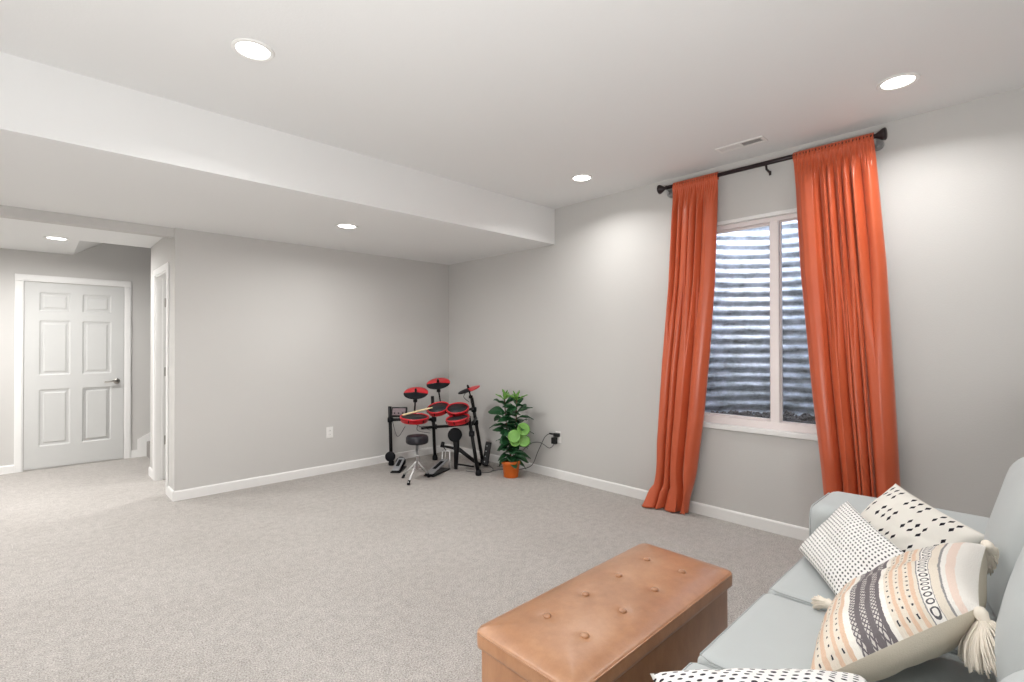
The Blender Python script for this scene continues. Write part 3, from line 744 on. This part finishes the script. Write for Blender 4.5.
def half_disc(bm, r, front, dome=.018, th=.006, n=40):
    """cymbal: a shallow cone, front=True is the rubber striking zone"""
    cut = -.012
    a0 = math.asin(cut/r)
    rings = []
    for k in range(7):
        f = k/6
        L = []
        for i in range(n+1):
            if front: a = (PI - a0) + (PI + 2*a0)*i/n
            else: a = a0 + (PI-2*a0)*i/n
            x = r*math.cos(a); y = r*math.sin(a)
            yy = cut + (y-cut)*f; xx = x if f == 1 else x*(1) 
            hw = math.sqrt(max(0, r*r-yy*yy)); xx = x/max(1e-6, abs(r*math.cos(a0)))*hw if f < 1 else x
            xx = max(-hw, min(hw, xx))
            z = dome*(1-min(1, math.hypot(xx, yy)/r)) 
            L.append((xx, yy, z))
        rings.append(L)
    for zz, fl in ((th/2, False), (-th/2, True)):
        G = [[bm.verts.new((x, y, z+zz)) for x, y, z in L] for L in rings]
        for a, b in zip(G, G[1:]):
            for i in range(n):
                q = (a[i], a[i+1], b[i+1], b[i]); bm.faces.new(q[::-1] if fl else q)
        if not fl: keep = G
    for i in range(n):
        bm.faces.new((keep[-1][i], keep[-1][i+1], G[-1][i+1], G[-1][i]))
        bm.faces.new((keep[0][i], G[0][i], G[0][i+1], keep[0][i+1]))
    return bm
def cymbal(c, r, tb, ts, arm, spin=0):
    m = kmat(c, tb, ts) @ Matrix.Rotation(spin, 4, 'Z')
    cy = part('cymbal', xf_bm(half_disc(B(), r, False), m), 'red')
    part('strike_zone', xf_bm(half_disc(B(), r, True), m), 'rubber', cy)
    part('wing_nut', xf_bm(lathe(B(), [(.0, -.012), (.014, -.012), (.014, .012), (.011, .034), (.006, .044), (0, .044)], 14, (0, 0, .014)), m), 'black', cy)
    part('cymbal_arm', tube(B(), [K(*q) for q in arm], .009, 10), 'black')
    j = arm[1]; part('tilter', lathe(B(), [(0, -.022), (.018, -.02), (.018, .02), (0, .022)], 12, K(*j), KR), 'black')
cymbal((-.268, .05, .833), .132, .42, .03, [(-.268, .055, .826), (-.285, .1, .742), (-.30, .13, .60), (-.32, .16, .575), (-.47, .24, .51)])
cymbal((-.046, .2, .925), .132, .42, -.06, [(-.046, .205, .918), (-.05, .25, .84), (-.046, .36, .70), (-.10, .44, .62)])
cymbal((.305, .12, .862), .128, .12, -.32, [(.305, .12, .856), (.318, .19, .775), (.322, .25, .70)], -1.25)
def pad(name, c, r, h, tb, ts, skin='mesh'):
    m = kmat(c, tb, ts)
    p = part(name, xf_bm(lathe(B(), [(r*.93, -h), (r*.97, -h*.8), (r*.97, -h*.15), (r*1.03, -.012), (r*1.03, .006), (r, .012), (r*.93, .010), (r*.92, .0), (r*.9, -.002), (0, -.002)], 40), m), 'red')
    part('drum_head', xf_bm(lathe(B(), [(r*.9, -.003), (r*.9, .003), (0, .0035)], 40), m), skin, p)
    for k in range(6):
        a = k*PI/3+.3; part('lug', xf_bm(tube(B(), [(r*1.0*math.cos(a), r*1.0*math.sin(a), -h*.7), (r*1.02*math.cos(a), r*1.02*math.sin(a), .0)], .006, 6), m), 'black', p)
    return p
pad('snare_pad', (-.242, -.16, .60), .148, .045, .10, .05)
pad('tom_pad', (-.025, .05, .672), .122, .045, .38, -.12)
pad('tom_pad', (.195, -.03, .675), .122, .045, .36, -.04)
pad('tom_pad', (.215, -.2, .595), .122, .045, .14, -.14)
part('round_pad', lathe(B(), [(0, 0), (.05, .002), (.056, .01), (.056, .03), (.045, .036), (0, .036)], 28, K(-.58, .20, .112), -KFv), 'rubber')
# bass drum pad on its tower
part('bass_pad', lathe(B(), [(0, 0), (.068, .002), (.075, .01), (.075, .035), (.06, .04), (0, .04)], 32, K(.172, -.06, .40), -KFv), 'rubber')
part('bass_tower', tube(B(), [K(.175, -.04, .40), K(.185, -.04, .25), K(.178, -.06, .03)], [.042, .03, .02], 12), 'black')
part('bass_leg', tube(B(), [K(.19, -.03, .25), K(.36, .10, .08), K(.43, .16, .02)], [.022, .02, .016], 10), 'black')
part('bass_leg', tube(B(), [K(.17, -.02, .24), K(.02, .1, .245)], [.016, .012], 10), 'black')
part('bass_leg', tube(B(), [K(.19, -.05, .08), K(.36, .05, .03)], [.01, .01], 8), 'black')
for pp in ([(-.56, .2, .50), (-.48, .1, .35), (-.40, .12, .46)], [(-.30, -.1, .55), (-.22, -.05, .49), (-.12, .1, .42)], [(.27, .1, .83), (.25, .1, .78), (.30, .18, .72)], [(-.20, -.08, .55), (-.24, -.02, .44), (-.14, .2, .37)]):
    part('cable', tube(B(), spline([K(*q) for q in pp], 6), .004, 6), 'cable')
# drumsticks
for a, b, lb in (((-.36, -.20, .628), (-.10, -.02, .676), 'front'), ((-.34, -.12, .626), (-.07, -.06, .688), 'rear')):
    p, q = K(*a), K(*b); d = (q-p); bm = B()
    tube(bm, [p, p+d*.02, p+d*.7, p+d*.93, p+d*.95, p+d*.98, q], [.006, .010, .010, .006, .005, .008, .004], 10)
    o = obj('drumstick', bm, 'wood', None, True, p); props(o, 'pale wooden drumstick lying on the left red pad, %s' % ('the one nearer the stool' if lb == 'front' else 'the one nearer the wall'), 'drumstick', 'drumsticks on the drum kit')
# throne
th = thing('drum_throne', K(-.17, -.4, 0), 'round black drum stool with chrome tripod legs in front of the drum kit', 'stool')
c = K(-.17, -.4, 0)
part('seat', lathe(B(), [(0, .372), (.095, .372), (.108, .38), (.112, .40), (.11, .435), (.10, .45), (.05, .456), (0, .457)], 40, c), 'vinylblack', th)
part('column', lathe(B(), [(.0, .12), (.013, .12), (.013, .25), (.019, .25), (.019, .262), (.012, .262), (.012, .372), (0, .372)], 16, c), 'chrome', th)
for (du, dd) in ((-.055, -.16), (-.165, .10), (.095, .13)):
    e = K(-.17+du, -.4+dd, .022); t0 = c+V((0, 0, .20)); mid = c+(e-c)*.55+V((0, 0, .085))
    lg = part('leg', tube(B(), [t0, e], .0085, 8), 'chrome', th)
    part('brace', tube(B(), [c+V((0, 0, .125)), V((mid.x, mid.y, .10))], .005, 6), 'chrome', lg)
    part('rubber_tip', tube(B(), [e+(t0-e)*.12, e+(V((e.x, e.y, 0))-e)*.95], [.012, .016], 10), 'rubber', lg)
# pedals
def pedal(a, b, wdt, label, tower, base):
    a, b = V(a), V(b); d = (b-a); fwd = V((d.x, d.y, 0)).normalized(); rt = V((fwd.y, -fwd.x, 0)); L = V((d.x, d.y, 0)).length
    root = thing('foot_pedal', ((a+b)/2).xy.to_3d(), label, 'pedal')
    mt = Matrix(((rt.x, fwd.x, 0, a.x), (rt.y, fwd.y, 0, a.y), (0, 0, 1, 0), (0, 0, 0, 1)))
    bm = box(B(), -wdt*.6, wdt*.6, 0, L, .004, .016, .004, mtx=mt); part('base_plate', bm, 'black', root, False)
    sl = math.atan2(b.z, L); m2 = mt @ Matrix.Translation((0, .01, .022)) @ Matrix.Rotation(sl, 4, 'X')
    part('heel_block', box(B(), -wdt*.45, wdt*.45, 0, .05, .014, .03, .004, mtx=mt), 'black', root, False)
    fb = part('footboard', box(B(), -wdt*.42, wdt*.42, .0, L*.98, 0, .012, .004, mtx=m2), 'silver', root, False)
    part('grip', box(B(), -wdt*.2, wdt*.2, L*.3, L*.8, .012, .016, .001, mtx=m2), 'rubber', fb, False)
    if tower:
        bm = B(); tube(bm, [mt @ V((-.05, L, .01)), mt @ V((-.045, L+.01, .20))], .008, 8); tube(bm, [mt @ V((.05, L, .01)), mt @ V((.045, L+.01, .20))], .008, 8)
        tube(bm, [mt @ V((-.055, L+.01, .20)), mt @ V((.06, L+.01, .20))], .010, 8); part('pedal_frame', bm, 'chrome', root)
        bm = B(); tube(bm, [mt @ V((0, L+.01, .20)), mt @ V((.0, L-.07, .27))], .005, 8); tube(bm, [mt @ V((0, L-.08, .255)), mt @ V((0, L-.055, .305))], .02, 12); part('beater', bm, 'black', root)
        part('chain', tube(B(), [mt @ V((0, L, .20)), mt @ V((0, L-.02, .09))], .004, 6), 'chrome', root)
    else:
        bm = B(); q = mt @ V((-.02, L+.02, 0)); part('round_end', lathe(B(), [(0, -.03), (.045, -.028), (.055, -.012), (.055, .012), (.045, .028), (0, .03)], 28, V((q.x, q.y, .058)), fwd), 'rubber', root)
    return root
pedal(K(-.08, -.26, 0), K(.055, .06, .085), .10, 'silver bass pedal on the floor right of the drum stool', True, 0)
pedal(K(-.455, -.12, 0), K(-.44, .14, .085), .09, 'silver hi-hat pedal on the floor at the left foot of the drum kit', False, 0)
# unidentified small upright black device by the plant
ub = thing('upright_device', K(.505, .2, 0), 'small upright black device between the drum kit and the potted plant', 'device')
mt = kmat((.50, .2, .145), -.08, .16)
part('device_case', box(B(), -.034, .034, -.05, .05, -.135, .125, .012, 3, mtx=mt), 'black', ub, False)
for k in range(4): part('stud', lathe(B(), [(.007, 0), (.007, .004), (.004, .006), (0, .006)], 12, mt @ V((-.012, -.05, -.09+.058*k)), -KFv), 'silver', ub)

# ------------------------------------------------------------------ plant
PC = V((3.566, 3.715, 0))
pl = thing('potted_plant', PC, 'leafy dark green artificial plant in an orange pot by the window wall', 'plant')
part('pot', lathe(B(), [(.070, 0), (.074, .004), (.090, .135), (.098, .138), (.098, .168), (.090, .170), (.086, .150), (0, .148)], 40, PC), 'pot', pl)
part('soil', lathe(B(), [(.086, .149), (.05, .156), (0, .158)], 24, PC), 'soil', pl)
def leaf(bm, p, d, L, W, droop=.25, roll=0):
    p, d = V(p), V(d).normalized(); a, b = frame_of(d); a, b = a*math.cos(roll)+b*math.sin(roll), b*math.cos(roll)-a*math.sin(roll); n = 8; rows = []
    for i in range(n+1):
        t = i/n; wd = W*(max(0, math.sin(PI*t**.8))**.7)*(.55+.6*t) if 0 < t < 1 else .002
        c = p + d*L*t + V((0, 0, -droop*L*t*t)) + d*0
        r = []
        for k in range(-2, 3):
            s = k/2; r.append(bm.verts.new(c + a*wd*.5*s + b*(abs(s)**1.5*wd*.22) + b*.006*math.sin(9*t+s*3)))
        rows.append(r)
    for i in range(n):
        for k in range(4): bm.faces.new((rows[i][k], rows[i][k+1], rows[i+1][k+1], rows[i+1][k]))
stems = [([(0, 0, .15), (-.03, .02, .4), (-.055, .04, .62), (-.065, .04, .80)]), ([(.01, 0, .15), (.05, -.03, .4), (.055, -.03, .62), (.06, -.035, .80)]), ([(0, .01, .15), (.0, .03, .35), (.0, .0, .55)])]
def PL(u, d, z): return PC + KR*u + KFv*d + V((0, 0, z))
bm = B()
for s in stems: tube(bm, spline([PL(*q) for q in s], 6), .006, 8)
part('stem', bm, 'stem', pl)
rnd = random.Random(5); bm = B()
for si, s in enumerate(stems):
    P = spline([PL(*q) for q in s], 10); cnt = 22 if si < 2 else 15
    for k in range(cnt):
        t = .05+.87*k/cnt; p = P[int(t*(len(P)-1))]; an = k*2.4+si*1.3
        el = .10+.45*t*rnd.uniform(.3, 1.2) - (.25 if t < .3 else 0)
        d = KR*math.cos(an)+KFv*math.sin(an)*.8+V((0, 0, el))
        L = rnd.uniform(.15, .215)*(1 if t > .25 else .8)
        e = p + d.normalized()*L
        if e.x > XW-.02: d = d - V((d.x*1.2, 0, 0))
        leaf(bm, p, d, L, rnd.uniform(.10, .14), rnd.uniform(.05, .45), rnd.uniform(-.9, .9))
o = part('foliage', bm, 'leaf', pl); m_ = o.modifiers.new('thick', 'SOLIDIFY'); m_.thickness = .0015
bm = B()
for u, z in ((-.066, .79), (.062, .79)):
    for k in range(7):
        an = k*2.4+u*9; tilt = .35 if k < 3 else .9
        d = KR*math.cos(an)*tilt+KFv*math.sin(an)*tilt*.8+V((0, 0, 1.0 if k < 3 else .55)); leaf(bm, PL(u, -.035 if u > 0 else .04, z), d, rnd.uniform(.10, .15), .034, .1)
o = part('young_leaves', bm, 'leaf_light', pl); m_ = o.modifiers.new('thick', 'SOLIDIFY'); m_.thickness = .0015
bm = B()      # cluster of round light leaves facing the room
for u, z, r, tu in ((.125, .515, .066, .2), (.13, .40, .062, .1), (.035, .445, .066, -.2), (.045, .40, .058, -.1)):
    n = 20; ax = (-KFv+KR*tu+V((0, 0, .35))).normalized(); c = PL(u, -.17, z)
    lathe(bm, [(0, .004), (r*.5, .001), (r*.85, .006), (r, .010), (r*.85, .0045), (r*.5, -.0005), (0, .0025)], n, c, ax)
    tube(bm, [PL(.02, -.02, z-.02), c], .003, 6)
part('round_leaves', bm, 'leaf_light', pl)

# ------------------------------------------------------------------ outlets, chargers, cords, vent
def outlet_mesh(root, c, n, r):
    c, n, r = V(c), V(n), V(r); R = Matrix(((r.x, n.x, 0, c.x), (r.y, n.y, 0, c.y), (0, 0, 1, c.z), (0, 0, 0, 1)))
    part('cover_plate', box(B(), -.037, .037, 0, .005, -.058, .058, .002, mtx=R), 'plastic', root, False)
    for dz in (-.02, .02):
        s = part('socket', box(B(), -.016, .016, .004, .0075, dz-.014, dz+.014, .003, mtx=R), 'plastic', root, False)
        bm = B(); box(bm, -.008, -.006, .0072, .0079, dz-.004, dz+.006, mtx=R); box(bm, .006, .008, .0072, .0079, dz-.004, dz+.006, mtx=R); part('slot', bm, 'blackplug', s, False)
o1 = thing('wall_outlet', (2.295, YB, .427), 'white wall outlet on the grey back wall, left of the drum kit', 'outlet'); outlet_mesh(o1, (2.295, YB, .427), (0, -1, 0), (1, 0, 0))
o2 = thing('wall_outlet', (XW, 3.33, .42), 'white wall outlet on the window wall with two black plugs in it', 'outlet'); outlet_mesh(o2, (XW, 3.33, .42), (-1, 0, 0), (0, 1, 0))
pg = obj('power_adapter', box(B(), XW-.055, XW-.008, 3.335, 3.385, .385-.035, .385+.03, .006), 'blackplug', None, False, (XW-.03, 3.36, .385)); pg0 = pg; props(pg, 'black power adapter hanging from the lower socket beside the plant', 'plug')
bm = box(B(), XW-.05, XW-.008, 3.30, 3.36, .425, .462, .005); tube(bm, [(XW-.03, 3.36, .447), (XW-.035, 3.42, .447)], .009, 8)
pg = obj('power_adapter', bm, 'blackplug', None, False, (XW-.03, 3.33, .44)); props(pg, 'black sideways plug in the upper socket beside the plant', 'plug')
cb = obj('power_cord', tube(B(), spline([(XW-.035, 3.42, .447), (XW-.045, 3.48, .40), (XW-.07, 3.55, .25), (XW-.06, 3.66, .08), (XW-.1, 3.85, .012), (3.66, 3.98, .008), (3.55, 4.0, .008)], 8), .004, 8), 'cable', pg, True)
cb = obj('power_cord', tube(B(), spline([(XW-.03, 3.36, .349), (XW-.04, 3.42, .30), (XW-.03, 3.56, .335), (XW-.04, 3.70, .30), (XW-.05, 3.85, .16), (XW-.05, 3.98, .02), (3.74, 4.12, .008)], 8), .0035, 8), 'cable', pg0, True)
cb = obj('power_cord', tube(B(), spline([(3.70, 4.22, .008), (3.62, 4.05, .008), (3.50, 3.98, .008), (3.42, 4.05, .008), (3.36, 4.2, .008)], 8), .004, 8), 'cable', dk, True)

vt = thing('ceiling_vent', (3.555, 1.385, HC), 'white rectangular air vent in the ceiling near the curtain rod', 'vent')
vx0, vx1, vy0, vy1 = 3.50, 3.61, 1.225, 1.545; bm = B(); zf = HC-.007
box(bm, vx0, vx1, vy0, vy0+.022, zf, HC, .002); box(bm, vx0, vx1, vy1-.022, vy1, zf, HC, .002); box(bm, vx0, vx0+.022, vy0+.02, vy1-.02, zf+.001, HC, .002); box(bm, vx1-.022, vx1, vy0+.02, vy1-.02, zf+.001, HC, .002)
box(bm, vx0+.02, vx1-.02, (vy0+vy1)/2-.008, (vy0+vy1)/2+.008, zf+.001, HC, .002)
part('frame', bm, 'plastic', vt, False)
part('duct_opening', box(B(), vx0+.02, vx1-.02, vy0+.02, vy1-.02, HC-.0012, HC), 'duct', vt, False)
for (a, b, tl) in ((vy0+.022, (vy0+vy1)/2-.008, .6), ((vy0+vy1)/2+.008, vy1-.022, -.6)):
    bm = B(); n = 11
    for k in range(n):
        y = a+(b-a)*(k+.5)/n; m = Matrix.Translation((0, y, HC-.0045)) @ Matrix.Rotation(tl, 4, 'X'); box(bm, vx0+.021, vx1-.021, -.0042, .0042, -.0006, .0006, mtx=m)
    part('louvres', bm, 'plastic', vt, False)

# ------------------------------------------------------------------ recessed lamps
def lamp(x, y, z, watts, spread=146, lens=.072):
    root = thing('recessed_light', (x, y, z))
    ring = lathe(B(), [(lens, -.001), (lens+.002, -.006), (lens+.018, -.0055), (lens+.022, -.001), (lens+.021, 0)], 40, (x, y, z))
    part('trim_ring', ring, 'plastic', root)
    part('lens', lathe(B(), [(lens+.001, -.0015), (lens*.7, -.004), (0, -.005)], 40, (x, y, z)), 'lens', root)
    ld = bpy.data.lights.new('lamp_glow', 'AREA'); ld.shape = 'DISK'; ld.size = .12; ld.spread = math.radians(spread); ld.energy = watts; ld.color = (1, .99, .975)
    l = bpy.data.objects.new('lamp_glow', ld); COL.objects.link(l); l.parent = root; l.location = (0, 0, -.009)
    return root
l0 = lamp(.749, 2.532, HC, LAMP)
props(l0, 'large round recessed light in the main ceiling, top left of the photo', 'ceiling light', 'recessed ceiling lights')
for x, y, lb in ((3.305, .475, 'round recessed light in the main ceiling above the sofa corner, right of the curtains'), (3.305, 2.584, 'round recessed light in the main ceiling between the low soffit and the left curtain'),
                 (.749, .475, 'round recessed light straight above the near end of the sofa, out of frame'), (-1.8, .475, 'round recessed light in the unseen near left corner of the room'), (-1.8, 2.532, 'round recessed light in the unseen left part of the main ceiling, by the soffit')):
    o = dup(l0, (x, y, HC), lb)
props(lamp(1.961, 4.084, HS, LAMP*1.8, 170), 'round recessed light in the low soffit in front of the back wall', 'ceiling light', 'recessed ceiling lights')
props(lamp(-.6, 4.084, HS, LAMP*2.4, 168), 'round recessed light in the low soffit outside the photo', 'ceiling light', 'recessed ceiling lights')
props(lamp(.175, 6.46, HS, LAMP*2.2, 172), 'round recessed light in the hall ceiling in front of the white door', 'ceiling light', 'recessed ceiling lights')
props(lamp(1.6, 5.8, HS, LAMP*1.5), 'added recessed light inside the closet beside the hall, brightening its open door', 'ceiling light', 'recessed ceiling lights')  # unseen lamp added so the open closet door is not dark
props(lamp(-1.3, 6.4, HS, LAMP*6.0, 168), 'added recessed light in the unseen left part of the hall, brightening its ceiling', 'ceiling light', 'recessed ceiling lights')  # extra lamp added out of view to lift the hall ceiling and walls
